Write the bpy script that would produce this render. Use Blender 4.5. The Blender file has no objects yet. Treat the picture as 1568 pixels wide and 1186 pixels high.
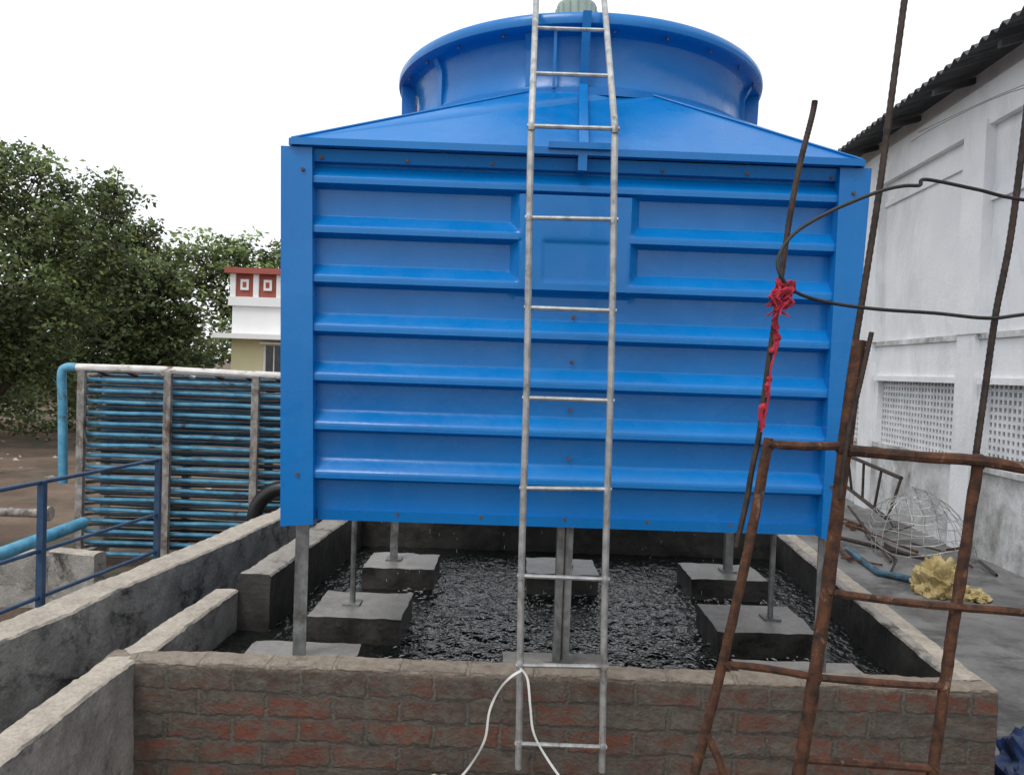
import bpy, math, random
import numpy as np
from mathutils import Vector, Matrix, noise
random.seed(7); rng=np.random.default_rng(7)
S=bpy.context.scene
# ------------------------------------------------------------ materials
def new_mat(name):
    m=bpy.data.materials.new(name); m.use_nodes=True
    nt=m.node_tree; b=nt.nodes['Principled BSDF']
    return m,nt,b
def N(nt,t,**k):
    n=nt.nodes.new(t)
    for a,v in k.items(): setattr(n,a,v)
    return n
def L(nt,a,b): nt.links.new(a,b)
def ramp(nt,fac,stops):
    r=N(nt,'ShaderNodeValToRGB'); L(nt,fac,r.inputs[0])
    e=r.color_ramp.elements
    while len(e)<len(stops): e.new(0.5)
    for i,(p,c) in enumerate(stops):
        e[i].position=p; e[i].color=(c,c,c,1) if isinstance(c,(int,float)) else (*c,1)
    return r.outputs[0]
def coords(nt,scale=(1,1,1)):
    tc=N(nt,'ShaderNodeTexCoord'); mp=N(nt,'ShaderNodeMapping')
    mp.inputs['Scale'].default_value=scale
    L(nt,tc.outputs['Object'],mp.inputs[0]); return mp.outputs[0]
def nz(nt,vec,scale,detail=6,rough=0.6,dist=0):
    n=N(nt,'ShaderNodeTexNoise'); n.inputs['Scale'].default_value=scale
    n.inputs['Detail'].default_value=detail; n.inputs['Roughness'].default_value=rough
    n.inputs['Distortion'].default_value=dist
    L(nt,vec,n.inputs['Vector']); return n.outputs['Fac']
def mixc(nt,f,a,b,mode='MIX'):
    m=N(nt,'ShaderNodeMix',data_type='RGBA',blend_type=mode)
    for s,v in ((m.inputs[0],f),(m.inputs[6],a),(m.inputs[7],b)):
        if hasattr(v,'is_linked'): L(nt,v,s)
        elif isinstance(v,(int,float)): s.default_value=v if s.type=='VALUE' else (v,v,v,1)
        else: s.default_value=(*v,1)
    return m.outputs[2]
def mth(nt,op,a,b=0.0):
    m=N(nt,'ShaderNodeMath',operation=op,use_clamp=False)
    for s,v in ((m.inputs[0],a),(m.inputs[1],b)):
        if hasattr(v,'is_linked'): L(nt,v,s)
        else: s.default_value=v
    return m.outputs[0]
def bump(nt,b,h,strength,dist=0.01):
    n=N(nt,'ShaderNodeBump'); n.inputs['Strength'].default_value=strength
    n.inputs['Distance'].default_value=dist
    L(nt,h,n.inputs['Height']); L(nt,n.outputs[0],b.inputs['Normal'])
def pmat(name,c1,c2,scale=6,rough=0.6,metal=0,bmp=0.0,bscale=40,stain=None,stretch=(1,1,1),lo=.35,hi=.65,bd=.01,coat=0,spec=.5,top_clean=False,topc=None,fine=0):
    m,nt,b=new_mat(name); v=coords(nt,stretch)
    col=ramp(nt,nz(nt,v,scale),[(lo,c1),(hi,c2)])
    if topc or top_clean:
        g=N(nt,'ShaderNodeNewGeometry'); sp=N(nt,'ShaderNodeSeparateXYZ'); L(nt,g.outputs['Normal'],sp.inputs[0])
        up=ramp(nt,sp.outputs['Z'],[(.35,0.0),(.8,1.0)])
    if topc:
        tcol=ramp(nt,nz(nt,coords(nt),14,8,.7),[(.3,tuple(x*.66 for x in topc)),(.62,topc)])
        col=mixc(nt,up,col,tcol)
    if stain:
        sc,ss,slo,shi,sstr=stain
        v2=coords(nt,sstr); f=ramp(nt,nz(nt,v2,ss,9,.75,.4),[(slo,0.0),(shi,1.0)])
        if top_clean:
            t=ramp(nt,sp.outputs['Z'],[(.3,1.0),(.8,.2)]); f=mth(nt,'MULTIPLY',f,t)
        col=mixc(nt,f,col,sc)
    if fine:
        ff=ramp(nt,nz(nt,coords(nt),70,6,.8),[(.35,1-fine),(.65,1.0)]); col=mixc(nt,1.0,col,ff,'MULTIPLY')
    L(nt,col,b.inputs['Base Color'])
    b.inputs['Roughness'].default_value=rough; b.inputs['Metallic'].default_value=metal
    b.inputs['Specular IOR Level'].default_value=spec
    b.inputs['Coat Weight'].default_value=coat; b.inputs['Coat Roughness'].default_value=.12
    if bmp: bump(nt,b,nz(nt,coords(nt),bscale,8,.65),bmp,bd)
    return m
M={}
def frp():
    m,nt,b=new_mat('blue_frp'); v=coords(nt)
    base=ramp(nt,nz(nt,v,1.6,4),[(.35,(.0005,.148,.46)),(.7,(.001,.182,.535))])
    vs=coords(nt,(9,9,.6)); st=ramp(nt,nz(nt,vs,2.2,7,.7),[(.52,0.0),(.8,.16)])
    c=mixc(nt,st,base,(.05,.25,.50))
    sc=ramp(nt,nz(nt,coords(nt,(1,1,1.6)),3.1,10,.8,.6),[(.58,0.0),(.76,.20)])
    c=mixc(nt,sc,c,(.10,.30,.52))
    d=ramp(nt,nz(nt,coords(nt,(1,1,2)),5,9,.78),[(.58,0.0),(.78,.26)])
    c=mixc(nt,d,c,(.012,.08,.22))
    L(nt,c,b.inputs['Base Color'])
    r=ramp(nt,nz(nt,v,5,8,.7),[(.3,.16),(.7,.40)]); L(nt,r,b.inputs['Roughness'])
    b.inputs['Specular IOR Level'].default_value=.45
    bump(nt,b,nz(nt,v,7,3),.12,.02)
    return m
M['frp']=frp()
M['galv']=pmat('galvanised_steel',(.30,.31,.31),(.52,.52,.51),25,.5,.6,.15,80,stain=((.10,.08,.06),14,.54,.72,(1,1,.5)))
M['post']=pmat('weathered_steel_post',(.15,.155,.155),(.29,.295,.295),18,.5,.5,.15,60,stain=((.05,.045,.035),10,.48,.7,(1,1,.4)))
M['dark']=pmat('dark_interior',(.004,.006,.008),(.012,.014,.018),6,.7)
M['rust']=pmat('rusty_steel',(.028,.014,.010),(.12,.048,.022),28,.85,.1,.8,120,stain=((.30,.19,.13),30,.58,.72,(1,1,.5)),bd=.005)
M['rebar']=pmat('dark_rebar',(.025,.020,.019),(.075,.052,.04),30,.7,.4,.5,160,bd=.003)
M['cable']=pmat('black_cable',(.008,.008,.009),(.02,.02,.02),30,.55)
M['red']=pmat('red_cloth',(.26,.010,.025),(.46,.03,.06),30,.85,bmp=.5,bscale=90)
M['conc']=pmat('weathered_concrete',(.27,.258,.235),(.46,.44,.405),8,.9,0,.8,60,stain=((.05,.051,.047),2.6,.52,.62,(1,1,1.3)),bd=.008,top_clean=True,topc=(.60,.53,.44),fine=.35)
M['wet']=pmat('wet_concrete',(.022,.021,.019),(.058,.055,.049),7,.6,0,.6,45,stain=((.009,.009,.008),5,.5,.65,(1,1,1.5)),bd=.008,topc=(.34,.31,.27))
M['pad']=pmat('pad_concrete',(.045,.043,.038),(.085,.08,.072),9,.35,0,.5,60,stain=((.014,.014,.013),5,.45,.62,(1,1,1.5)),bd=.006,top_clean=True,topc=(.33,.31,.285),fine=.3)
M['white']=pmat('whitewashed_plaster',(.74,.76,.78),(.83,.84,.85),1.5,.85,0,.5,22,stain=((.52,.53,.53),1.4,.50,.80,(1,1.0,.35)),bd=.012,fine=.08)
M['white_dirty']=pmat('stained_plaster',(.42,.42,.41),(.74,.745,.75),2.2,.88,0,.5,22,stain=((.20,.19,.175),1.8,.47,.66,(1,1,.7)),bd=.012,fine=.15)
M['jali']=pmat('concrete_lattice',(.56,.58,.59),(.72,.73,.74),6,.85)
M['roof']=pmat('asbestos_sheet',(.05,.052,.055),(.10,.10,.10),4,.9,0,.3,30)
M['yard']=pmat('yard_paving',(.13,.13,.13),(.23,.225,.22),2.2,.5,0,.4,30,stain=((.06,.058,.056),1.3,.47,.60,(1,1,1)),bd=.01,fine=.2)
M['soil']=pmat('soil',(.11,.068,.048),(.22,.155,.11),1.3,.95,0,.8,14,stain=((.05,.065,.03),.5,.50,.62,(1,1,1)),bd=.05,fine=.3)
M['pipeblue']=pmat('faded_blue_pipe',(.04,.21,.36),(.13,.40,.56),8,.45,0,.2,60,stain=((.05,.035,.03),6,.56,.65,(.7,1,1)))
M['pipeblue2']=pmat('dark_blue_pipe',(.015,.07,.12),(.035,.14,.22),6,.55,stain=((.02,.016,.013),6,.46,.62,(.6,1,1)))  # darker pipe blue; puts the shade of the rack's rear rows into colour
M['railblue']=pmat('blue_railing_paint',(.012,.04,.10),(.03,.08,.16),14,.5,stain=((.06,.03,.02),12,.58,.7,(1,1,1)))
M['pipewhite']=pmat('white_pipe',(.56,.54,.50),(.74,.72,.69),12,.6,stain=((.16,.07,.04),8,.54,.62,(.7,1,1)))
M['rackpost']=pmat('rack_post_paint',(.16,.15,.14),(.38,.36,.33),14,.7,stain=((.08,.045,.03),8,.48,.62,(1,1,.5)))
M['black']=pmat('black_pipe',(.006,.006,.007),(.015,.015,.017),8,.35)
M['cream']=pmat('cream_plaster',(.72,.66,.40),(.78,.72,.48),.8,.9)
M['bwhite']=pmat('white_plaster_far',(.76,.76,.76),(.82,.82,.81),.8,.9)
M['bred']=pmat('red_oxide_paint',(.27,.065,.045),(.35,.10,.075),1.5,.85)
M['glass']=pmat('dark_window',(.03,.035,.04),(.07,.075,.08),3,.2)
M['strap']=pmat('white_strap',(.62,.62,.60),(.75,.75,.72),12,.5)
M['bag']=pmat('plastic_sack',(.27,.20,.08),(.52,.42,.20),7,.6,bmp=.8,bscale=25)
M['tarp']=pmat('blue_tarpaulin',(.006,.018,.06),(.012,.035,.12),9,.5,bmp=.5,bscale=20)
M['motor']=pmat('motor_green_paint',(.24,.32,.28),(.34,.42,.37),8,.5)
M['bark']=pmat('bark',(.035,.026,.02),(.09,.07,.055),14,.95,0,.8,30,stretch=(1,1,.3))
M['bolt']=pmat('rusty_bolt',(.10,.04,.02),(.22,.10,.05),60,.7,.3)
M['bluebolt']=pmat('steel_bolt',(.06,.08,.13),(.12,.15,.2),60,.5,.4)
def brick():
    m,nt,b=new_mat('brick_and_cement'); tc=N(nt,'ShaderNodeTexCoord')
    sp=N(nt,'ShaderNodeSeparateXYZ'); L(nt,tc.outputs['Object'],sp.inputs[0])
    wob=nz(nt,coords(nt),4,3); w=mth(nt,'MULTIPLY',mth(nt,'SUBTRACT',wob,.5),.035)
    wob2=nz(nt,coords(nt,(1,1,2)),26,6,.75); w2=mth(nt,'MULTIPLY',mth(nt,'SUBTRACT',wob2,.5),.045)
    cx=N(nt,'ShaderNodeCombineXYZ')
    L(nt,mth(nt,'ADD',sp.outputs['X'],w2),cx.inputs[0]); L(nt,mth(nt,'ADD',mth(nt,'ADD',sp.outputs['Z'],w),w2),cx.inputs[1])
    bt=N(nt,'ShaderNodeTexBrick'); bt.inputs['Scale'].default_value=1
    bt.inputs['Brick Width'].default_value=.235; bt.inputs['Row Height'].default_value=.086
    bt.inputs['Mortar Size'].default_value=.012; bt.inputs['Mortar Smooth'].default_value=.8
    bt.inputs['Color1'].default_value=(.29,.078,.043,1); bt.inputs['Color2'].default_value=(.11,.06,.045,1)
    bt.inputs['Mortar'].default_value=(.21,.19,.16,1); bt.inputs['Bias'].default_value=0
    L(nt,cx.outputs[0],bt.inputs['Vector'])
    v=coords(nt); n1=nz(nt,v,24,9,.75)
    c=mixc(nt,ramp(nt,n1,[(.40,0.0),(.62,.8)]),bt.outputs['Color'],(.155,.125,.10))
    cem=ramp(nt,nz(nt,coords(nt,(1,1,1.8)),3.9,10,.84,.4),[(.44,0.0),(.53,.92)])
    cc=ramp(nt,n1,[(.3,(.08,.072,.061)),(.7,(.23,.205,.17))])
    c=mixc(nt,cem,c,cc)
    jl=mth(nt,'ADD',mth(nt,'ADD',sp.outputs['Z'],w),w2); fr=mth(nt,'FRACT',mth(nt,'DIVIDE',jl,.086))
    jt=ramp(nt,fr,[(.0,.8),(.05,.0),(.93,.0),(1.0,.8)]); jn=ramp(nt,nz(nt,coords(nt,(1,1,.5)),6,6,.7),[(.42,0.0),(.6,1.0)])
    c=mixc(nt,mth(nt,'MULTIPLY',jt,jn),c,(.02,.018,.015))  # shadow lines between the courses painted in as dark joints
    top=ramp(nt,mth(nt,'ADD',sp.outputs['Z'],mth(nt,'MULTIPLY',wob2,.06)),[(.535,0.0),(.552,1.0)])
    g=N(nt,'ShaderNodeNewGeometry'); s2=N(nt,'ShaderNodeSeparateXYZ'); L(nt,g.outputs['Normal'],s2.inputs[0])
    tn=ramp(nt,s2.outputs['Z'],[(.4,0.0),(.8,1.0)]); tt=mth(nt,'MAXIMUM',mth(nt,'MULTIPLY',top,.7),tn)
    ct=ramp(nt,n1,[(.3,(.27,.225,.18)),(.65,(.50,.42,.34))])
    c=mixc(nt,tt,c,ct); L(nt,c,b.inputs['Base Color']); b.inputs['Roughness'].default_value=.92
    h=mth(nt,'ADD',mth(nt,'MULTIPLY',bt.outputs['Fac'],-.6),mth(nt,'MULTIPLY',n1,1.8))
    bump(nt,b,h,1.0,.018); return m
M['brick']=brick()
def water():
    m,nt,b=new_mat('dark_rippled_water'); v=coords(nt)
    b.inputs['Base Color'].default_value=(.010,.012,.011,1); b.inputs['Roughness'].default_value=.10
    b.inputs['IOR'].default_value=1.33
    h=mth(nt,'ADD',nz(nt,coords(nt,(1,.7,1)),17,2,.5,.6),mth(nt,'MULTIPLY',nz(nt,v,48,1,.5),.25))
    bump(nt,b,h,1.0,.024); return m
M['water']=water()
M['foam_glint']=pmat('splash_glint',(.65,.67,.68),(.82,.84,.85),30,.3)  # white for splashes and for sky glints painted on the ripples
def leaf(name,tint):
    m,nt,b=new_mat(name); at=N(nt,'ShaderNodeAttribute'); at.attribute_name='Col'
    c=mixc(nt,1.0,at.outputs['Color'],tint,'MULTIPLY'); L(nt,c,b.inputs['Base Color'])
    b.inputs['Roughness'].default_value=.6; b.inputs['Specular IOR Level'].default_value=.3
    tr=N(nt,'ShaderNodeBsdfTranslucent'); L(nt,c,tr.inputs[0]); mx=N(nt,'ShaderNodeMixShader'); mx.inputs[0].default_value=.35
    L(nt,b.outputs[0],mx.inputs[1]); L(nt,tr.outputs[0],mx.inputs[2])
    L(nt,mx.outputs[0],nt.nodes['Material Output'].inputs[0]); return m
M['leaf']=leaf('foliage',(1,1,1))
# ------------------------------------------------------------ builder
class B:
    def __init__(s,name): s.name=name; s.v=[]; s.f=[]; s.m=[]; s.sm=[]; s.mats=[]
    def mi(s,k):
        if k not in s.mats: s.mats.append(k)
        return s.mats.index(k)
    def add(s,vs,fs,k,smooth=False):
        o=len(s.v); s.v+= [tuple(p) for p in vs]; i=s.mi(k)
        for f in fs: s.f.append(tuple(o+j for j in f)); s.m.append(i); s.sm.append(smooth)
    def hexa(s,p,k):
        s.add(p,[(3,2,1,0),(4,5,6,7),(0,1,5,4),(1,2,6,5),(2,3,7,6),(3,0,4,7)],k)
    def box(s,x0,x1,y0,y1,z0,z1,k):
        s.hexa([(x0,y0,z0),(x1,y0,z0),(x1,y1,z0),(x0,y1,z0),(x0,y0,z1),(x1,y0,z1),(x1,y1,z1),(x0,y1,z1)],k)
    def rough_block(s,x0,x1,y0,y1,z0,z1,k,amp=.007,n=10):
        vs=[];fs=[]
        def face(o,u,v):
            b0=len(vs)
            for i in range(n+1):
                for j in range(n+1):
                    p=Vector(o)+Vector(u)*(i/n)+Vector(v)*(j/n)
                    e=noise.noise_vector(p*11)*amp+noise.noise_vector(p*40)*amp*.5
                    vs.append(p+e)
            for i in range(n):
                for j in range(n):
                    a=b0+i*(n+1)+j; fs.append((a,a+1,a+n+2,a+n+1))
        dx,dy,dz=x1-x0,y1-y0,z1-z0
        face((x0,y0,z0),(dx,0,0),(0,0,dz)); face((x0,y1,z0),(dx,0,0),(0,0,dz)); face((x0,y0,z0),(0,dy,0),(0,0,dz)); face((x1,y0,z0),(0,dy,0),(0,0,dz)); face((x0,y0,z1),(dx,0,0),(0,dy,0))
        s.add(vs,fs,k,False)
    def tube(s,pts,r,k,n=8,rs=None,cap=True,jit=0):
        pts=[Vector(p) for p in pts]; vs=[]; fs=[]
        up=None
        for i,p in enumerate(pts):
            d=(pts[min(i+1,len(pts)-1)]-pts[max(i-1,0)]).normalized()
            if up is None: up=Vector((0,0,1)) if abs(d.z)<.9 else Vector((0,1,0))
            a=d.cross(up).normalized(); bb=a.cross(d).normalized(); up=bb
            rr=rs[i] if rs else r
            for j in range(n):
                t=2*math.pi*j/n; q=rr*(1+jit*random.uniform(-1,1))
                vs.append(p+a*math.cos(t)*q+bb*math.sin(t)*q)
        for i in range(len(pts)-1):
            for j in range(n):
                fs.append((i*n+j,i*n+(j+1)%n,(i+1)*n+(j+1)%n,(i+1)*n+j))
        if cap: fs.append(tuple(range(n-1,-1,-1))); fs.append(tuple((len(pts)-1)*n+j for j in range(n)))
        s.add(vs,fs,k,True)
    def revolve(s,cx,cy,prof,k,n=96):
        vs=[];fs=[]
        for r,z in prof:
            for j in range(n):
                t=2*math.pi*j/n; vs.append((cx+r*math.sin(t),cy-r*math.cos(t),z))
        for i in range(len(prof)-1):
            for j in range(n): fs.append((i*n+j,i*n+(j+1)%n,(i+1)*n+(j+1)%n,(i+1)*n+j))
        s.add(vs,fs,k,True)
    def wall(s,p0,p1,t,z0,z1,k,amp=.006,seg=.022,seed=0):
        p0=Vector((*p0,0));p1=Vector((*p1,0)); d=p1-p0; ln=d.length; d.normalize(); nn=Vector((-d.y,d.x,0))
        n=max(2,int(ln/seg)); h=t/2; c=.008; nzv=max(3,int((z1-z0)/.03))
        prof=[(-h,z0+(z1-c-z0)*i/nzv) for i in range(nzv+1)]+[(-h+c,z1),(-h*.33,z1+.002),(h*.33,z1+.002),(h-c,z1)]+[(h,z1-c-(z1-c-z0)*i/nzv) for i in range(nzv+1)]
        vs=[];fs=[];m=len(prof)
        for i in range(n+1):
            for (o,z) in prof:
                p=p0+d*(ln*i/n)+nn*o; p.z=z
                q=Vector((p.x+seed,p.y,p.z)); w=noise.noise_vector(q*4)*amp*.7+noise.noise_vector(q*22)*amp*.5+noise.noise_vector(q*60)*amp*.35
                vs.append(p+w)
        for i in range(n):
            for j in range(m-1): fs.append((i*m+j,i*m+j+1,(i+1)*m+j+1,(i+1)*m+j))
        fs.append(tuple(range(m))); fs.append(tuple(n*m+j for j in range(m-1,-1,-1)))
        s.add(vs,fs,k,False)
    def done(s,auto=True):
        me=bpy.data.meshes.new(s.name); me.from_pydata(s.v,[],s.f)
        for k in s.mats: me.materials.append(M[k])
        me.polygons.foreach_set('material_index',s.m); me.polygons.foreach_set('use_smooth',s.sm)
        me.update(); o=bpy.data.objects.new(s.name,me); S.collection.objects.link(o)
        import bmesh
        bm=bmesh.new(); bm.from_mesh(me); bmesh.ops.recalc_face_normals(bm,faces=bm.faces); bm.to_mesh(me); bm.free()
        if auto:
            try: me.set_sharp_from_angle(angle=math.radians(32))
            except Exception: pass
        return o
def spline(pts,n=6):
    P=[Vector(p) for p in pts]; out=[]
    for i in range(len(P)-1):
        a=P[max(i-1,0)];b=P[i];c=P[i+1];d=P[min(i+2,len(P)-1)]
        for j in range(n):
            t=j/n; out.append(.5*((2*b)+(c-a)*t+(2*a-5*b+4*c-d)*t*t+(3*b-a-3*c+d)*t**3))
    out.append(P[-1]); return out
# ------------------------------------------------------------ ground
g=B('ground'); g.add([(-300,-60,0),(300,-60,0),(300,500,0),(-300,500,0)],[(0,1,2,3)],'soil'); g.done()
y=B('paved_yard'); y.add([(1.5,-6,.004),(9,-6,.004),(9,26,.004),(1.5,26,.004)],[(0,1,2,3)],'yard'); y.done()
# ------------------------------------------------------------ basin
bs=B('water_basin')
bs.wall((-1.40,2.655),(1.74,2.655),.11,0,.53,'brick',.010)
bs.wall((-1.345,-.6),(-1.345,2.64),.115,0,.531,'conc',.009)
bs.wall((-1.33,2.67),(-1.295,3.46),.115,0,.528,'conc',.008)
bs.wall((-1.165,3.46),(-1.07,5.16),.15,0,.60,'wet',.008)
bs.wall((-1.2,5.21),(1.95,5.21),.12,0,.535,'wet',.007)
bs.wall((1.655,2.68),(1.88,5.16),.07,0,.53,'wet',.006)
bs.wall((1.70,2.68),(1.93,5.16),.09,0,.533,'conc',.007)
bs.add([(-1.3,2.7,.05),(1.8,2.7,.05),(1.9,5.2,.05),(-1.2,5.2,.05)],[(0,1,2,3)],'wet')
def pad(x0,x1,y0,y1,z=.457): bs.rough_block(x0,x1,y0,y1,.06,z,'pad')
pad(-1.0,-.57,2.78,3.02,.46); pad(0,.42,2.78,3.02,.45); pad(.93,1.42,2.78,3.02,.45)
pad(-.88,-.46,3.33,3.72); pad(.96,1.41,3.33,3.72)
pad(-.80,-.40,4.17,4.52); pad(.12,.52,4.17,4.52); pad(1.04,1.47,4.17,4.52)
bs.done()
w=B('basin_water')
nx,ny=260,220; vs=[];fs=[]
for j in range(ny+1):
    yy=2.68+(5.2-2.68)*j/ny; xl=-1.3+.1*(yy-2.7)/2.5; xr=1.64+.2*(yy-2.7)/2.5
    for i in range(nx+1):
        xx=xl+(xr-xl)*i/nx
        vs.append((xx,yy,.34+.007*noise.noise(Vector((xx*7,yy*6,0)))+.006*noise.noise(Vector((xx*21,yy*16,3)))))
for j in range(ny):
    for i in range(nx):
        a=j*(nx+1)+i; fs.append((a,a+1,a+nx+2,a+nx+1))
w.add(vs,fs,'water',True)
cnt=0
while cnt<1500:
    yy=random.uniform(2.85,4.75); xx=random.uniform(-.7,1.35)+.07*(yy-2.75)
    if noise.noise(Vector((xx*1.9,yy*1.9,5)))<-.02 and random.random()<.85: continue
    cnt+=1
    r=random.uniform(.0014,.0036); l=random.uniform(.004,.017); t=random.gauss(-.7 if xx>.6 else .6,.4); z=.349+.004*random.random()
    c,s_=math.cos(t),math.sin(t); bow=random.uniform(-.4,.4)*l
    w.tube([Vector((xx-c*l,yy-s_*l,z-.001)),Vector((xx-s_*bow,yy+c*bow,z+.002)),Vector((xx+c*l,yy+s_*l,z-.001))],r,'foam_glint',4,rs=[r*.3,r,r*.3],cap=False)  # white dashes: splashes, plus ripple reflections of the sky painted in
for i in range(110):
    yy=random.uniform(2.95,4.8); xx=random.uniform(-.6,1.3); z=random.uniform(.36,.95); l=random.uniform(.006,.022)
    w.tube([(xx,yy,z),(xx,yy,z+l)],.0008,'foam_glint',4)
w.done(auto=False)
# ------------------------------------------------------------ channel wall, pipe
c=B('channel_wall'); cx=lambda q:-1.78+.135*(q-2.7)
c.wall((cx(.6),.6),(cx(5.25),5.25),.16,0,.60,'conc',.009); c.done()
p=B('black_drain_pipe')
p.tube([(-1.50+.06*(q-2.7),q,.22) for q in np.linspace(.6,5.2,12)],.10,'black',20)
p.tube(spline([(-1.84,5.42,.38),(-1.82,5.42,.52),(-1.75,5.42,.62),(-1.64,5.42,.67),(-1.4,5.42,.67)]),.055,'black',14)
p.done()
# ------------------------------------------------------------ cooling tower
T=B('cooling_tower')
ribs=[2.304-.1817*k for k in range(7)]
H=.046
def prof(z):
    h=0
    for r in ribs:
        d=r-z
        if -.024<d<.022: h=max(h,(d+.024)/.046)
        elif .022<=d<.046: h=1
        elif .046<=d<.060: h=max(h,1-(d-.046)/.014)
    return h*H
zs=[]
for r in ribs:
    zs+= [r+.03,r+.0245,r+.0235,r+.012,r,r-.012,r-.0215,r-.0225,r-.034,r-.0455,r-.0465,r-.053,r-.0595,r-.0605,r-.07,r-.09,r-.115,r-.135]
zs=[z for z in zs if 1.03<z<2.38]+[1.03,2.38,2.345,1.06,1.10]; zs=sorted(set(round(z,4) for z in zs))
def panel(bl,br,tl,tr,nrm,boss=True,NX=220):
    bl,br,tl,tr,nrm=map(Vector,(bl,br,tl,tr,nrm)); vs=[];fs=[]
    for z in zs:
        t=(z-1.03)/(2.38-1.03); a=bl.lerp(tl,t); b2=br.lerp(tr,t)
        for i in range(NX+1):
            q=a.lerp(b2,i/NX); q.z=z; h=prof(z)
            if boss:
                X=q.x; fx=min(1,max(0,(X+.025)/.035))*min(1,max(0,(.445-X)/.035))
                fz=1 if z>1.896 else max(0,1-(1.896-z)/.02)
                if z>2.25: fz=0
                bh=H*fx*fz
                h=max(h,bh) if z>1.88 or fz>0 else h
                if .09<X<.34 and 1.92<z<2.08 and fz>0: h=bh-.005*min(1,(X-.09)/.01,(.34-X)/.01,(z-1.92)/.01,(2.08-z)/.01)
            h+=.0035*noise.noise(Vector((q.x*2.5,q.y*3,q.z*2)))
            vs.append(q+nrm*h)
    m=NX+1
    for j in range(len(zs)-1):
        for i in range(NX): fs.append((j*m+i,j*m+i+1,(j+1)*m+i+1,(j+1)*m+i))
    T.add(vs,fs,'frp',True)
yf=lambda x:2.762+.015*(x+.86)
yb=5.05
panel((-.72,yf(-.72),1.03),(1.16,yf(1.15),1.03),(-.76,yf(-.76),2.38),(1.175,yf(1.175),2.38),(0,-1,0))
panel((-.62,yb,1.03),(-.755,2.79,1.03),(-.66,yb,2.38),(-.795,2.79,2.38),(-1,0,0),False,8)
panel((1.15,2.83,1.03),(1.29,yb,1.03),(1.205,2.83,2.38),(1.34,yb,2.38),(1,0,0),False,8)
panel((1.3,yb,1.03),(-.68,yb,1.03),(1.35,yb,2.38),(-.7,yb,2.38),(0,1,0),False,8)
def corner(xb0,xb1,xt0,xt1,y0,y1,zb0,zb1,zt):
    T.hexa([(xb0,y0,zb0),(xb1,y0,zb1),(xb1,y1,zb1),(xb0,y1,zb0),(xt0,y0,zt),(xt1,y0,zt),(xt1,y1,zt),(xt0,y1,zt)],'frp')
corner(-.822,-.703,-.857,-.745,2.708,2.80,.985,.995,2.384)
corner(1.150,1.218,1.158,1.272,2.734,2.84,1.005,.99,2.384)
corner(-.70,-.60,-.74,-.64,5.0,5.10,.99,.99,2.384)
corner(1.26,1.34,1.30,1.40,5.0,5.10,.99,.99,2.384)
T.hexa([(-.70,2.754,1.005),(1.15,2.779,1.005),(1.15,2.80,1.005),(-.70,2.785,1.005),(-.70,2.750,1.045),(1.15,2.775,1.045),(1.15,2.80,1.045),(-.70,2.785,1.045)],'frp')
T.hexa([(-.744,2.735,2.340),(1.157,2.761,2.340),(1.157,2.80,2.340),(-.744,2.78,2.340),(-.744,2.722,2.382),(1.157,2.748,2.382),(1.157,2.80,2.382),(-.744,2.78,2.382)],'frp')
T.box(-.66,1.13,2.90,4.95,1.12,2.36,'dark')
ez=2.408; E=[(-.815,2.70,ez),(1.232,2.725,ez),(1.36,5.07,ez),(-.70,5.07,ez)]
C0=(.285,3.92); R=.845; zb=2.765
def cp(a,r=R,z=zb): return (C0[0]+r*math.sin(a),C0[1]-r*math.cos(a),z)
dg=math.radians
def fan(corner,a0,a1,n=18):
    vs=[corner]+[cp(a0+(a1-a0)*i/n) for i in range(n+1)]
    T.add(vs,[(0,i,i+1) for i in range(1,n+1)],'frp',True)
w_=15
fan(E[0],dg(-90+w_),dg(-w_)); fan(E[1],dg(w_),dg(90-w_)); fan(E[2],dg(90+w_),dg(180-w_)); fan(E[3],dg(180+w_),dg(270-w_))
def flat(c1,c2,a0,a1,n=8):
    vs=[c1,c2]+[cp(a0+(a1-a0)*i/n) for i in range(n+1)]
    fs=[(0,1,2+n)]+[(0,2+i+1,2+i) for i in range(n)]
    T.add(vs,fs,'frp',False)
flat(E[0],E[1],dg(-w_),dg(w_)); flat(E[1],E[2],dg(90-w_),dg(90+w_)); flat(E[2],E[3],dg(180-w_),dg(180+w_)); flat(E[3],E[0],dg(270-w_),dg(270+w_))
for a,b2 in ((0,1),(1,2),(2,3),(3,0)):
    p0,p1=Vector(E[a]),Vector(E[b2]); d=(p1-p0).normalized(); o=Vector((d.y,-d.x,0))*.012
    dz=Vector((0,0,-.022)); i_=-o*2
    T.hexa([p0+o+dz,p1+o+dz,p1+i_+dz,p0+i_+dz,p0+o+Vector((0,0,.004)),p1+o+Vector((0,0,.004)),p1+i_+Vector((0,0,.004)),p0+i_+Vector((0,0,.004))],'frp')
for cc,a in ((E[0],-w_),(E[1],w_),(E[0],-90+w_),(E[1],90-w_)):
    q=Vector(cp(dg(a))); T.tube([Vector(cc)+Vector((0,0,.004)),q+Vector((0,0,.004))],.005,'frp',6)
T.add([(-.8,2.74,2.39),(1.22,2.76,2.39),(1.33,5.05,2.39),(-.68,5.05,2.39)],[(0,1,2,3)],'dark')
T.revolve(C0[0],C0[1],[(.87,2.735),(.872,2.765),(.842,2.772),(.826,2.80),(.816,2.88),(.818,2.94),(.834,2.985),(.862,3.0),(.896,3.0),(.909,3.008),(.912,3.02),(.910,3.042),(.900,3.056),(.885,3.056),(.86,3.03),(.81,2.94),(.80,2.80),(.80,2.74)],'frp',128)
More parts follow.
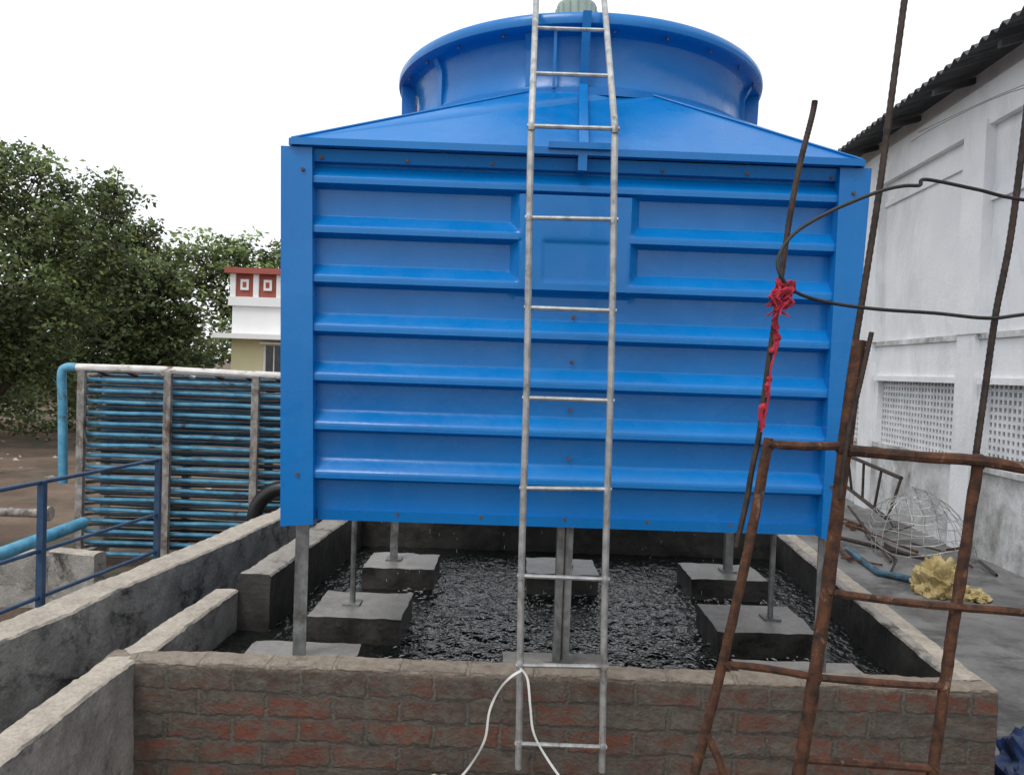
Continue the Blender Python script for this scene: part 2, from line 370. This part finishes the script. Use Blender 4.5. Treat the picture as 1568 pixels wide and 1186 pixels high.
for a in (-52,-18,68,112,160,-110,-160):
    A=dg(a); n=8; vs=[]
    for i in range(n+1):
        z=2.775+i*.028; rr=.834 if z<2.94 else .834+(z-2.94)*.5
        vs+= [cp(A-.02,rr,z),cp(A+.02,rr,z),cp(A+.02,rr-.02,z),cp(A-.02,rr-.02,z)]
    fs=[]
    for i in range(n):
        for j in range(4): fs.append((i*4+j,i*4+(j+1)%4,(i+1)*4+(j+1)%4,(i+1)*4+j))
    T.add(vs,fs,'frp')
for a in (-78,76,-128,130,180):
    A=dg(a); e=.010
    T.hexa([cp(A-e,.83,2.76),cp(A+e,.83,2.76),cp(A+e,.892,2.74),cp(A-e,.892,2.74),cp(A-e,.83,2.99),cp(A+e,.83,2.99),cp(A+e,.898,3.002),cp(A-e,.898,3.002)],'frp')
for i in range(24):
    A=dg(-175+i*15); q=Vector(cp(A,.875,3.001)); q2=Vector(cp(A,.875,2.985)); T.tube([q,q2],.006,'bluebolt',6)
T.hexa([(.228,3.06,2.76),(.262,3.06,2.76),(.262,3.09,2.76),(.228,3.09,2.76),(.228,2.985,3.045),(.262,2.985,3.045),(.262,3.02,3.045),(.228,3.02,3.045)],'frp')
T.hexa([(.208,2.69,2.405),(.242,2.69,2.405),(.262,3.07,2.745),(.228,3.07,2.745),(.208,2.69,2.425),(.242,2.69,2.425),(.262,3.055,2.78),(.228,3.055,2.78)],'frp')
T.box(.10,.33,2.685,2.715,2.405,2.428,'frp'); T.box(.208,.24,2.70,2.74,2.33,2.42,'frp')
T.box(.12,.132,3.055,3.07,2.76,2.99,'frp')
for i in range(7):
    x=-.715+.3085*i
    T.tube([(x,yf(x)-.012,2.352),(x,yf(x)-.038,2.352)],.0065,'bolt',8)
    T.tube([(x,yf(x)+.0,1.035),(x,yf(x)-.016,1.035)],.0065,'bolt',8)
for k,z in enumerate((1.80,1.63,1.45,1.265)):
    T.tube([(.218,2.80,z),(.218,2.765,z)],.0065,'bolt',8)
for x,z in ((-.775,2.30),(-.765,1.18),(1.21,2.29),(1.18,1.2)):
    T.tube([(x,2.76,z),(x,2.70 if x<0 else 2.727,z)],.0065,'bolt',8)
T.v=[(x,y_,z+(.012*(1-(z-1)/1.4)-.02*(z-1)/1.4 if z>.95 else 0)) for x,y_,z in T.v]
def angle(x,y_,z0,z1,wd,k='post',s=1):
    T.box(x-wd/2,x+wd/2,y_,y_+.006,z0,z1,k); T.box(x-wd/2 if s>0 else x+wd/2-.006,x-wd/2+.006 if s>0 else x+wd/2,y_+.006,y_+wd,z0,z1,k)
    T.box(x-wd,x+wd,y_-.02,y_+wd+.02,z0-.002,z0+.008,k)
angle(-.775,2.83,.45,1.2,.05); angle(.222,2.83,.45,1.2,.060); angle(1.215,2.85,.45,1.2,.05,s=-1)
T.box(.219,.225,2.825,2.829,.50,1.05,'rebar')  # dark strip on the face paints in the shade of a centre groove
for x in (-.72,1.26): T.tube([(x,3.53,.457),(x,3.53,1.15)],.014,'post',8); T.box(x-.04,x+.04,3.49,3.57,.457,.467,'post')
for x in (-.655,.345,1.30): angle(x,4.35,.457,1.2,.045)
T.tube([(-.7,3.53,1.05),(1.28,3.53,1.05)],.014,'post',8); T.tube([(-.7,4.37,1.05),(1.3,4.37,1.05)],.014,'post',8)
T.done()
mt=B('fan_motor')
mt.revolve(C0[0]-.02,C0[1],[(.0,3.495),(.04,3.494),(.07,3.488),(.075,3.47),(.10,3.468),(.103,3.46),(.103,3.30),(.12,3.29),(.12,3.27),(.05,3.26),(.05,3.05),(0,3.05)],'motor',32)
for i in range(16):
    A=2*math.pi*i/16; x,y2=C0[0]-.02+.103*math.cos(A),C0[1]+.103*math.sin(A); mt.tube([(x,y2,3.31),(x,y2,3.45)],.006,'motor',4)
for A in (0,90,180,270):
    q=cp(dg(A+45),.83,2.98); mt.tube([(C0[0]-.02,C0[1],3.27),q],.02,'motor',8)
mt.done()
# ------------------------------------------------------------ ladder
ld=B('steel_ladder')
lx=lambda z:.064-.0136*(z-.26)+.002*math.sin(z*5); rx=lambda z:.347-.0165*(z-.26)+.002*math.sin(z*4+1)
up=lambda s:(2.5+.615*s,2.40+.788*s)
for f,sg in ((lx,-1),(rx,1)):
    pts=[(f(z),2.5+.004*math.sin(z*3),z) for z in np.linspace(.25,2.37,20)]
    x=f(2.4)
    pts+= [(x,2.51,2.405)]+[(x+.010*s*(1 if sg<0 else .3),*up(s)) for s in np.linspace(.04,1.15,6)]
    ld.tube(pts,.0118,'galv',10)
rz=[2.396-.2985*k for k in range(7)]+[.335]
for z in rz:
    j=random.uniform(-.003,.003); ld.tube([(lx(z)-.014,2.497,z-j),(rx(z)+.014,2.497,z+.003+j)],.0078,'galv',8)
    for f in (lx,rx): ld.tube([(f(z),2.499,z-.012),(f(z),2.499,z),(f(z),2.499,z+.012)],.013,'galv',8,rs=[.012,.0145,.012],jit=.04)
for s in (.31,.62,.93):
    yy,z=up(s); ld.tube([(lx(2.4)-.005,yy,z),(rx(2.4)+.008,yy,z)],.0078,'galv',8)
ld.done()
st=B('white_strap')
def ribbon(pts,wd,k):
    P=spline(pts,6); vs=[];fs=[]
    for i,q in enumerate(P):
        d=(P[min(i+1,len(P)-1)]-P[max(i-1,0)]).normalized(); n=Vector((d.z,.4*math.sin(i*.4),-d.x)).normalized()*wd/2
        vs+= [q-n,q+n]
    for i in range(len(P)-1): fs.append((2*i,2*i+1,2*i+3,2*i+2))
    st.add(vs,fs,k,True)
ribbon([(.067,2.48,.595),(.03,2.47,.575),(-.007,2.46,.535),(-.037,2.46,.463),(-.05,2.46,.365),(-.096,2.46,.276),(-.16,2.45,.20)],.008,'strap')
ribbon([(.06,2.48,.60),(.085,2.47,.57),(.098,2.46,.478),(.113,2.46,.391),(.165,2.45,.306),(.25,2.44,.20)],.008,'strap')
st.done()
# ------------------------------------------------------------ rusty frame
rf=B('rusty_steel_frame'); D=1.9
def P(l,d=D): return [(x,d,z) for x,z in l]
rf.tube(spline(P([(.655,1.445),(.618,1.18),(.577,.947),(.549,.797),(.514,.63),(.39,.0)]),8),.0125,'rust',12,jit=.09)
rf.tube(spline(P([(.872,1.70),(.849,1.436),(.821,1.071),(.796,.822),(.771,.597),(.70,0)]),8),.0165,'rust',12,jit=.09)
rf.tube(spline(P([(1.187,1.40),(1.165,1.166),(1.146,.984),(1.128,.784),(1.114,.627),(1.05,0)]),8),.0135,'rust',12,jit=.09)
rf.tube(spline([(.656,D,1.430),(.74,D-.005,1.428),(.84,D,1.431)],6),.011,'rust',8,jit=.08)
rf.tube(spline([(.85,D-.015,1.422),(1.0,D-.015,1.414),(1.189,D-.015,1.407),(1.302,D-.015,1.392),(1.55,D,1.37)],6),.0145,'rust',8,jit=.06)
rf.tube(spline([(.825,D,1.057),(1.0,D-.01,1.042),(1.153,D-.01,1.033),(1.315,D-.01,1.026),(1.55,D,1.01)]),.0105,'rust',8,jit=.07)
rf.tube(spline([(.563,D,.863),(.66,D,.857),(.754,D,.845),(.80,D,.838)]),.010,'rust',8,jit=.07); rf.tube(spline([(.79,D,.838),(1.0,D,.828),(1.127,D,.825)]),.010,'rust',8,jit=.07)
rf.tube([(.765,D,.626),(1.118,D,.612)],.011,'rust',8)
rf.tube([(.525,D,.69),(.56,D-.02,.62),(.60,D-.03,.50)],.011,'rust',8)
for x,z,r in ((.655,1.43,.018),(.846,1.425,.024),(1.19,1.405,.022),(.822,1.06,.02),(1.155,1.033,.018),(.57,.86,.017),(.80,.838,.02),(1.128,.826,.017),(.775,.622,.02),(1.115,.615,.016)):
    rf.tube([(x-r*.6,D,z-.01),(x,D,z),(x+r*.6,D,z+.008)],r,'rust',8,rs=[r*.5,r,r*.5],jit=.15)
rf.done()
rb=B('reinforcing_bar')
def rod(l,r,d=D,k='rebar'):
    pts=spline(P(l,d),24); rb.tube(pts,r,k,8,rs=[r*(1+.12*(i%2)) for i in range(len(pts))])
rod([(.741,2.301),(.735,2.26),(.709,2.134),(.689,1.993),(.671,1.81),(.652,1.628),(.638,1.462),(.622,1.36),(.612,1.28),(.59,1.16)],.0072,D+.02)
rod([(.972,2.70),(.958,2.565),(.935,2.299),(.917,2.084),(.89,1.835),(.867,1.635),(.849,1.44)],.0082,D+.025)
rod([(.893,1.72),(.872,1.60),(.845,1.45),(.835,1.3)],.006,D-.02)
rod([(1.285,2.41),(1.271,2.195),(1.252,1.963),(1.226,1.78),(1.208,1.582),(1.192,1.40)],.0078,D+.02)
rb.done()
cb=B('black_cable'); d2=1.88
cb.tube(spline([(1.6,d2,2.04),(1.265,d2,2.060),(1.136,d2,2.083),(1.01,d2,2.103),(.995,d2,2.088),(.955,d2,2.085),(.892,d2,2.068),(.779,d2,2.017),(.691,d2,1.960),(.649,d2-.01,1.897),(.654,d2-.02,1.848),(.696,d2-.01,1.812),(.778,d2,1.791),(.902,d2,1.778),(1.049,d2,1.773),(1.18,d2,1.765),(1.275,d2,1.778),(1.6,d2,1.83)],6),.0046,'cable',8)
cb.done()
rc=B('red_cloth')
for k in range(22):
    x=.667+random.uniform(-.014,.016); z=1.83+random.uniform(-.012,.006); ln=random.uniform(.03,.085)
    pts=[(x,1.885,z)]
    for j in range(1,5): pts.append((x+random.uniform(-.018,.018)-.003*j,1.875+random.uniform(-.015,.012),z-ln*j/4))
    P_=spline(pts,3); rc.tube(P_,.003,'red',5,rs=[.0045*(1-.6*i/len(P_)) for i in range(len(P_))],jit=.4)
rc.tube(spline([(.652,1.885,1.838),(.668,1.865,1.83),(.69,1.885,1.836),(.70,1.90,1.82),(.672,1.862,1.815),(.652,1.89,1.80)],4),.008,'red',7,jit=.4)
for seg in ([(.668,1.79),(.662,1.75),(.664,1.72)],[(.66,1.715),(.668,1.69),(.655,1.66)],[(.655,1.60),(.648,1.57),(.652,1.55)],[(.646,1.53),(.634,1.51),(.640,1.47)]):
    q=spline([(x,1.908,z) for x,z in seg],4); rc.tube(q,.006,'red',7,rs=[random.uniform(.004,.010) for _ in q],jit=.4)
rc.tube(spline([(.668,1.905,1.80),(.660,1.90,1.74),(.668,1.90,1.69),(.652,1.90,1.62),(.650,1.90,1.55),(.636,1.90,1.46)],5),.003,'red',5,jit=.3)
rc.done()
# ------------------------------------------------------------ left: pipe rack
rk=B('condenser_pipe_rack'); Y=5.6
for X in (-3.19,-2.55,-1.90,-1.25):
    rk.box(X-.026,X+.026,Y-.05,Y-.01,.0,1.47,'rackpost'); rk.box(X-.03,X+.03,Y+.30,Y+.34,.0,1.47,'rackpost')
    rk.box(X-.025,X+.025,Y-.01,Y+.30,.05,.10,'rackpost')
for i in range(17):
    z=.10+i*.0815
    for dy,k,dz,r in ((.02,'pipeblue',0,.0155),(.12,'pipeblue2',.036,.013),(.22,'pipeblue2',0.008,.013),(.28,'rebar',.045,.012)):  # rear rows darkened by material, gap shade painted in
        n=14; ph=random.uniform(0,6); am=random.uniform(.001,.005); pts=[(-3.17+(2.0)*j/n,Y+dy,z+dz+am*math.sin(ph+j*.7)+random.uniform(-.0015,.0015)) for j in range(n+1)]
        rk.tube(pts,r,k,8)
    rk.tube([(-3.16,Y+.02,z),(-3.21,Y+.05,z+.02),(-3.21,Y+.09,z+.03),(-3.16,Y+.12,z+.034)],.014,'rackpost',6)
    rk.box(-3.18,-1.2,Y-.012,Y-.004,z-.032,z-.024,'rebar')
rk.tube(spline([(-3.27,Y,1.49),(-2.6,Y,1.492),(-1.9,Y,1.48),(-1.1,Y,1.475)],6),.028,'pipewhite',12,jit=.06)
rk.tube([(-3.2,Y+.2,1.46),(-1.1,Y+.2,1.45)],.02,'rust',8)
for i in range(9): 
    x=-3.1+i*.22; rk.tube([(x,Y,1.47),(x+.02,Y+.1,1.44),(x+.02,Y+.2,1.46)],.014,random.choice(['rust','pipewhite']),6)
rk.tube(spline([(-3.25,Y,1.49),(-3.33,Y,1.485),(-3.36,Y,1.43),(-3.35,Y,1.2),(-3.335,Y,.62)],4),.032,'pipeblue',12)
rk.done()
bp=B('blue_water_pipe')
bp.tube([(-3.1,3.9,.42),(-2.9,4.3,.43),(-2.95,5.2,.42)],.04,'pipeblue',12)
bp.tube([(-4.6,6.0,.30),(-3.72,6.0,.30)],.035,'rackpost',12); bp.tube([(-3.72,6.0,.30),(-3.67,6.0,.30)],.06,'rackpost',14)
bp.done()
lw=B('low_concrete_wall'); lw.wall((-4.2,4.7),(-2.55,4.7),.12,0,.34,'conc'); lw.wall((-2.75,4.55),(-2.45,4.5),.1,0,.40,'conc'); lw.done()
rl=B('blue_handrail')
rail=lambda q:cx(q)-.16
for q in (1.9,3.04,3.82):
    rl.box(rail(q)-.013,rail(q)+.013,q-.013,q+.013,.0,1.075,'railblue')
for z in (1.07,.79,.60):
    rl.tube([(rail(1.2),1.2,z),(rail(3.83),3.83,z)],.009,'railblue',8)
rl.done()
# ------------------------------------------------------------ warehouse at right
wh=B('white_warehouse'); wx=lambda q:4.0+.0565*q
def wbox(q0,q1,z0,z1,o,k,dep=.25):
    wh.hexa([(wx(q0)-o,q0,z0),(wx(q0)+dep,q0,z0),(wx(q1)+dep,q1,z0),(wx(q1)-o,q1,z0),(wx(q0)-o,q0,z1),(wx(q0)+dep,q0,z1),(wx(q1)+dep,q1,z1),(wx(q1)-o,q1,z1)],k)
bays=[(1.0,4.75),(5.2,6.95),(7.43,9.22),(9.7,11.5),(12,13.8),(14.3,16.1),(16.6,18.4)]
wbox(-3,19,2.07,4.6,0,'white')
wbox(-3,19,0,.84,.03,'white_dirty'); wbox(-3,19,1.62,2.07,.03,'white')
prev=-3
for a,b2 in bays:
    wbox(prev,a,.84,1.62,.03,'white'); prev=b2
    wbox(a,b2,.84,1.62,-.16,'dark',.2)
    n=int((b2-a)/.068); m=11
    for i in range(n+1):
        q=a+(b2-a)*i/n; wbox(q-.015,q+.015,.84,1.62,-.03,'jali',.07)
    for j in range(m+1):
        z=.84+.78*j/m; wbox(a,b2,z-.015,z+.015,-.032,'jali',.068)
    wbox(a-.05,b2+.05,1.60,1.66,.07,'white')
    wbox(a-.03,b2+.03,.80,.85,.06,'white_dirty')
wbox(prev,19,.84,1.62,.03,'white')
for q in (4.8,7.0,9.28,11.55,13.85,16.15):
    wbox(q+.04,q+.36,0,2.07,.085,'white'); wbox(q,q+.38,2.07,4.05,.10,'white')
wbox(-3,19,4.0,4.40,.075,'white'); wbox(-3,19,2.02,2.075,.055,'white_dirty')
wbox(7.38,9.28,3.72,3.78,.03,'white'); wbox(4.8,7.0,3.3,3.36,.03,'white')
wh.hexa([(wx(-3),-3,0),(14,-3,0),(14,19,0),(wx(19),19,0),(wx(-3),-3,.01),(14,-3,.01),(14,19,.01),(wx(19),19,.01)],'yard')
wh.hexa([(wx(19),18.8,0),(14,18.8,0),(14,19,0),(wx(19),19,0),(wx(19),18.8,4.4),(14,18.8,7.0),(14,19,7.0),(wx(19),19,4.4)],'white')
vs=[];fs=[];n=700
for i in range(n+1):
    q=-3+22.5*i/n; cz=.028*math.cos(q*2*math.pi/.146)
    x=3.5+.0565*q
    for (dx,dz) in ((0,-.008),(0,0),(4.0,1.35),(10,3.2)): vs.append((x+dx,q,4.50+dz+cz))
for i in range(n):
    for j in range(3): fs.append((i*4+j,i*4+j+1,(i+1)*4+j+1,(i+1)*4+j))
wh.add(vs,fs,'roof',False)
for q in np.arange(-2.5,19,1.1): wh.hexa([(3.6+.0565*q,q,4.40),(4.3+.0565*q,q,4.62),(4.3+.0565*q,q+.05,4.62),(3.6+.0565*q,q+.05,4.40),(3.6+.0565*q,q,4.46),(4.3+.0565*q,q,4.68),(4.3+.0565*q,q+.05,4.68),(3.6+.0565*q,q+.05,4.46)],'roof')
wh.done(auto=False)
ow=B('overhead_wire')
ow.tube(spline([(3.0,3.6,3.05),(3.34,5,3.57),(3.9,7,4.0),(4.56,9,4.39)],5),.003,'cable',5); ow.tube(spline([(3.1,3.6,3.2),(3.6,5.4,3.75),(4.4,8.4,4.36)],5),.003,'cable',5)
ow.done()
# ------------------------------------------------------------ yard clutter
rkk=B('iron_ladder_frame')
for t in (0,1):
    rkk.tube([(4.05+.25*t,10.2,.78-.42*t),(3.98-.12*t+.0,7.6,.62-.42*t)],.022,'rebar',8)
for i in range(7):
    u=i/6; a0=Vector((4.05,10.2,.78)).lerp(Vector((3.98,7.6,.62)),u); b0=Vector((4.30,10.2,.36)).lerp(Vector((3.86,7.6,.20)),u); rkk.tube([a0,b0],.016,'rebar',6)
rkk.done()
wc=B('wire_mesh_basket')
ctr=Vector((3.80,6.85,.02))
def wpt(t,a):
    p=Vector((.40*math.cos(t)*math.cos(a)-.12*math.sin(t),.5*math.cos(t)*math.sin(a),.58*math.sin(t)**.9+.06*math.cos(a)))
    return ctr+p+noise.noise_vector(p*4)*.05
for i in range(22):
    a=2*math.pi*i/22
    wc.tube([wpt(t,a) for t in np.linspace(0.02,math.pi/2,9)],.0028,'galv',4)
for j in range(10):
    t=math.pi/2*j/10+.02; wc.tube([wpt(t,a) for a in np.linspace(0,2*math.pi,25)],.0028,'galv',4)
wc.done()
def crumple(name,c,sz,k,seed,sub=40,amp=.35):
    o=B(name); vs=[];fs=[];n=sub
    for i in range(n+1):
        for j in range(2*n):
            th=math.pi*i/n; ph=math.pi*j/n
            d=Vector((math.sin(th)*math.cos(ph),math.sin(th)*math.sin(ph),math.cos(th)))
            r=1+amp*(1-2*abs(noise.noise(d*2.2+Vector((seed,0,0)))))*.8-amp*.5+amp*.5*noise.noise(d*3+Vector((0,seed,0)))+amp*.25*(1-2*abs(noise.noise(d*4.5+Vector((0,seed,0)))))
            q=Vector((d.x*sz[0],d.y*sz[1],d.z*sz[2]))*r+Vector(c); q.z=max(q.z,.008); vs.append(q)
    for i in range(n):
        for j in range(2*n): fs.append((i*2*n+j,i*2*n+(j+1)%(2*n),(i+1)*2*n+(j+1)%(2*n),(i+1)*2*n+j))
    o.add(vs,fs,k,False); return o.done(auto=False)
crumple('plastic_sack',(3.28,5.65,.04),(.16,.15,.21),'bag',3,amp=.5)
crumple('plastic_sack',(3.48,5.55,.0),(.10,.10,.07),'bag',13,amp=.5)
crumple('blue_tarpaulin',(2.04,2.62,.12),(.22,.3,.2),'tarp',5)
crumple('concrete_rubble',(-.20,2.38,.10),(.19,.12,.165),'conc',9,24,.15)
sp=B('scrap_pipe')
sp.tube([(3.15,6.9,.03),(3.05,6.1,.03),(3.4,5.75,.03)],.03,'pipeblue2',10)
sp.tube([(3.2,7.6,.05),(3.0,6.5,.04)],.02,'rust',8); sp.tube([(3.5,7.7,.3),(3.35,6.5,.03)],.012,'rebar',8)
sp.tube([(2.9,8.2,.02),(3.9,6.4,.03)],.018,'rebar',8); sp.tube([(3.1,7.9,.25),(3.8,6.9,.03)],.014,'rust',8)
for i in range(26):
    x=random.uniform(3.0,4.2); q=random.uniform(5.9,8.6); a=random.uniform(0,3.1); l=random.uniform(.1,.35)
    sp.tube([(x,q,.02),(x+l*math.cos(a),q+l*math.sin(a),random.uniform(.02,.08))],random.uniform(.006,.014),random.choice(['rust','rebar','black']),6)
sp.done()
# ------------------------------------------------------------ far building
fb=B('cream_building'); Y0=28
fb.box(-10.5,-3,Y0,Y0+9,0,2.3,'cream'); fb.box(-10.5,-3,Y0,Y0+9,2.3,3.55,'bwhite')
fb.box(-11.0,-3,Y0-.7,Y0+.02,2.32,2.5,'bwhite')
fb.box(-10.62,-3,Y0-.12,Y0+9.1,3.55,3.88,'bwhite'); fb.box(-10.5,-3,Y0+.06,Y0+9,3.88,4.74,'bred')
fb.box(-10.75,-3,Y0-.2,Y0+9.2,4.74,4.95,'bred')
for i in range(9):
    x=-10.5+i*.86; fb.box(x-.10,x+.10,Y0-.02,Y0+.1,3.88,4.74,'bwhite')
    fb.box(x+.28,x+.58,Y0+.0,Y0+.07,4.14,4.54,'bwhite'); fb.box(x+.36,x+.50,Y0-.01,Y0+.0,4.24,4.44,'bred')
for x in (-9.2,-7.0,-5.0):
    fb.box(x,x+1.2,Y0-.01,Y0+.02,.9,2.1,'glass'); fb.box(x-.08,x,Y0-.06,Y0+.02,.85,2.15,'bwhite'); fb.box(x+1.2,x+1.28,Y0-.06,Y0+.02,.85,2.15,'bwhite')
    fb.box(x-.15,x+1.35,Y0-.35,Y0+.02,2.15,2.22,'bwhite')
    for j in range(1,4): fb.box(x+.3*j-.02,x+.3*j+.02,Y0-.03,Y0-.01,.9,2.1,'bwhite')
fb.done()
# ------------------------------------------------------------ trees
def leaves(centres,radii,shade,n_per,size,squash=.75):
    V=[];C=[]
    for c,r,sh in zip(centres,radii,shade):
        n=int(n_per*(r/.5)**2)
        d=rng.normal(size=(n,3)); d/=np.linalg.norm(d,axis=1)[:,None]
        rad=r*(rng.random(n)**.45)*(1+.35*rng.normal(size=n).clip(-1,1)*.6)
        p=np.array(c)+d*rad[:,None]*np.array([1,1,squash]); p[:,2]-=.1*rng.random(n)
        a=rng.normal(size=(n,3)); a[:,2]=a[:,2]*.5-.35; a/=np.linalg.norm(a,axis=1)[:,None]
        b=rng.normal(size=(n,3)); b=np.cross(a,b); b/=np.linalg.norm(b,axis=1)[:,None]
        s=size*(.6+.8*rng.random(n))[:,None]
        q=np.stack([p,p+a*s*.5+b*s*.26,p+a*s,p+a*s*.5-b*s*.26],1)
        V.append(q.reshape(-1,3))
        base=np.array([.15,.20,.082])*sh
        k=(.6+.8*rng.random(n))[:,None]*(0.85+.35*d[:,2:3])  # leaves lighter towards clump tops, light from above put into the colour
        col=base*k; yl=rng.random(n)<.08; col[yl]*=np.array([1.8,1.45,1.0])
        C.append(np.repeat(np.c_[col,np.ones(n)],4,0))
    return np.concatenate(V),np.concatenate(C)
def add_leaves(o_name,V,C,trunk):
    n=len(V)//4; tv=np.array(trunk.v) if trunk and trunk.v else np.zeros((0,3)); tf=trunk.f if trunk else []
    me=bpy.data.meshes.new(o_name); nt=len(tv)
    faces=[tuple(f) for f in tf]+[(nt+4*i,nt+4*i+1,nt+4*i+2,nt+4*i+3) for i in range(n)]
    me.from_pydata(np.concatenate([tv,V]).tolist(),[],faces)
    me.materials.append(M['bark']); me.materials.append(M['leaf'])
    me.polygons.foreach_set('material_index',[0]*len(tf)+[1]*n)
    at=me.color_attributes.new('Col','FLOAT_COLOR','POINT')
    at.data.foreach_set('color',np.concatenate([np.ones((nt,4))*.1,C]).astype(np.float32).ravel())
    o=bpy.data.objects.new(o_name,me); S.collection.objects.link(o); return o
def tree(name,base,lobes,nsub,n_per,size,tr=.22,tint=1):
    t=B(name); base=Vector(base); cen=[];rad=[];sh=[]
    top=Vector((sum(l[0] for l in lobes)/len(lobes),sum(l[1] for l in lobes)/len(lobes),min(l[2] for l in lobes)))
    fork=base.lerp(top,.55)
    t.tube(spline([base,base.lerp(fork,.5)+Vector((.08,.05,0)),fork],5),tr,'bark',10,rs=[tr*(1.25-.5*i/10) for i in range(11)])
    for l in lobes:
        lc=Vector(l[:3]); R_=l[3]
        mid=fork.lerp(lc,.5)+Vector((random.uniform(-.2,.2),.1,.15))
        t.tube(spline([fork,mid,lc],5),.1,'bark',7,rs=[tr*(.5-.044*i) for i in range(11)])
        for k in range(nsub):
            d=Vector((random.gauss(0,1),random.gauss(0,1),random.gauss(0,1))).normalized()
            if d.y>.5: d.y*=-1
            rr=R_*random.uniform(.5,1.12); q=lc+Vector((d.x*rr,d.y*rr,d.z*rr*.85))
            if k%3==0: t.tube([lc,lc.lerp(q,.5)+Vector((0,0,.05)),q],.03,'bark',5,rs=[tr*.11,tr*.07,tr*.03])
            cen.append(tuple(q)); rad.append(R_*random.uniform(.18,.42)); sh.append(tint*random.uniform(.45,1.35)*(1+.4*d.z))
        for k in range(5):
            q=lc+Vector((random.uniform(-.4,.4),random.uniform(-.2,.4),random.uniform(-.4,.4)))*R_; cen.append(tuple(q)); rad.append(R_*.5); sh.append(tint*.5)  # inner clumps darkened, crown shade painted into the leaf colour
    V,C=leaves(cen,rad,sh,n_per,size); return add_leaves(name,V,C,t)
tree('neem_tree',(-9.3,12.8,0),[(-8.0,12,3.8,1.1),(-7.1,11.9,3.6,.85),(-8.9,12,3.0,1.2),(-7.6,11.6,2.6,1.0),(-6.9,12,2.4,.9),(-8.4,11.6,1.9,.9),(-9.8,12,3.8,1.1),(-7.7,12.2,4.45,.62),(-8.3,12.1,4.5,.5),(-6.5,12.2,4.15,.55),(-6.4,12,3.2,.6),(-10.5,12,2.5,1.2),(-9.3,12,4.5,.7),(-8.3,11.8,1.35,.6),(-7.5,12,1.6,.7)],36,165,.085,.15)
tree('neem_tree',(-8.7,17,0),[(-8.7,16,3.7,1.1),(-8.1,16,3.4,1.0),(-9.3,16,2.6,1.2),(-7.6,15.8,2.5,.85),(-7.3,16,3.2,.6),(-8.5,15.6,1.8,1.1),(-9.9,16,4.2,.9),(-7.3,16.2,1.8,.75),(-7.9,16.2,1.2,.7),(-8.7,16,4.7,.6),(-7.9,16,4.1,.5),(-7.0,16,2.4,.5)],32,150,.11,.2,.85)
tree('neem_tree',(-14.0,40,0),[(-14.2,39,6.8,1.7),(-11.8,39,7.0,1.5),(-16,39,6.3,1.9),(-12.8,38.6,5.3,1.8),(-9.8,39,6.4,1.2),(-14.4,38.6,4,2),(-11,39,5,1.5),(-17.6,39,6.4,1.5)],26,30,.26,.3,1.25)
cen=[];rad=[];sh=[]
for i in range(330):
    x=random.uniform(-46,-11.5); q=random.uniform(24,34); z=random.uniform(.4,3.6+1.2*math.sin(x*.7))
    cen.append((x,q,z)); rad.append(random.uniform(.7,1.3)); sh.append(random.uniform(.5,1.0))
V,C=leaves(cen,rad,sh,28,.30); add_leaves('distant_trees',V,C,None)
cen=[];rad=[];sh=[]
for i in range(130):
    x=random.uniform(-12.5,-6.6); q=random.uniform(12.6,17); z=random.uniform(.1,1.2)
    cen.append((x,q,z)); rad.append(random.uniform(.25,.5)); sh.append(random.uniform(.5,1.1))
V,C=leaves(cen,rad,sh,140,.10); add_leaves('shrubs',V,C,None)
lt=B('stones')
for i in range(260):
    x=random.uniform(-11,-3.5); q=random.uniform(5.5,14); r=random.uniform(.012,.05)
    ps=[(x+r*random.uniform(-1,1)+dx*r,q+dy*r,.0+dz*r*.6) for dx,dy,dz in ((1,0,0),(0,1,0),(-1,0,0),(0,-1,0),(0,0,1))]
    lt.add(ps,[(0,1,4),(1,2,4),(2,3,4),(3,0,4)],random.choice(['conc','soil','conc']))
lt.done(auto=False)
# ------------------------------------------------------------ light
W=bpy.data.worlds.new('World'); S.world=W; W.use_nodes=True; nt=W.node_tree
bg=nt.nodes['Background']; sk=N(nt,'ShaderNodeTexSky',sky_type='NISHITA'); sk.sun_disc=False
el,az=math.radians(60),math.radians(212)
sk.sun_elevation=el; sk.sun_rotation=az; sk.dust_density=4; sk.air_density=1
mx=mixc(nt,.86,sk.outputs[0],(8.6,8.8,9.1)); L(nt,mx,bg.inputs[0]); bg.inputs[1].default_value=.148
sl=bpy.data.lights.new('sun','SUN'); sl.energy=1.3; sl.angle=math.radians(20); sl.color=(1,.97,.92)
so=bpy.data.objects.new('sun',sl); S.collection.objects.link(so)
dv=Vector((math.sin(az)*math.cos(el),math.cos(az)*math.cos(el),math.sin(el)))
so.rotation_euler=dv.to_track_quat('Z','Y').to_euler()
# ------------------------------------------------------------ camera
cam=bpy.data.cameras.new('camera'); co=bpy.data.objects.new('camera',cam); S.collection.objects.link(co)
cam.sensor_width=36; cam.lens=36*1150/1568; cam.clip_end=1000; cam.clip_start=.05
co.matrix_world=Matrix.Translation((0,0,1.6))@Matrix.Rotation(math.radians(88.5),4,'X')@Matrix.Rotation(math.radians(2.0),4,'Z')
S.camera=co
S.view_settings.view_transform='Standard'; S.view_settings.look='None'; S.view_settings.exposure=0
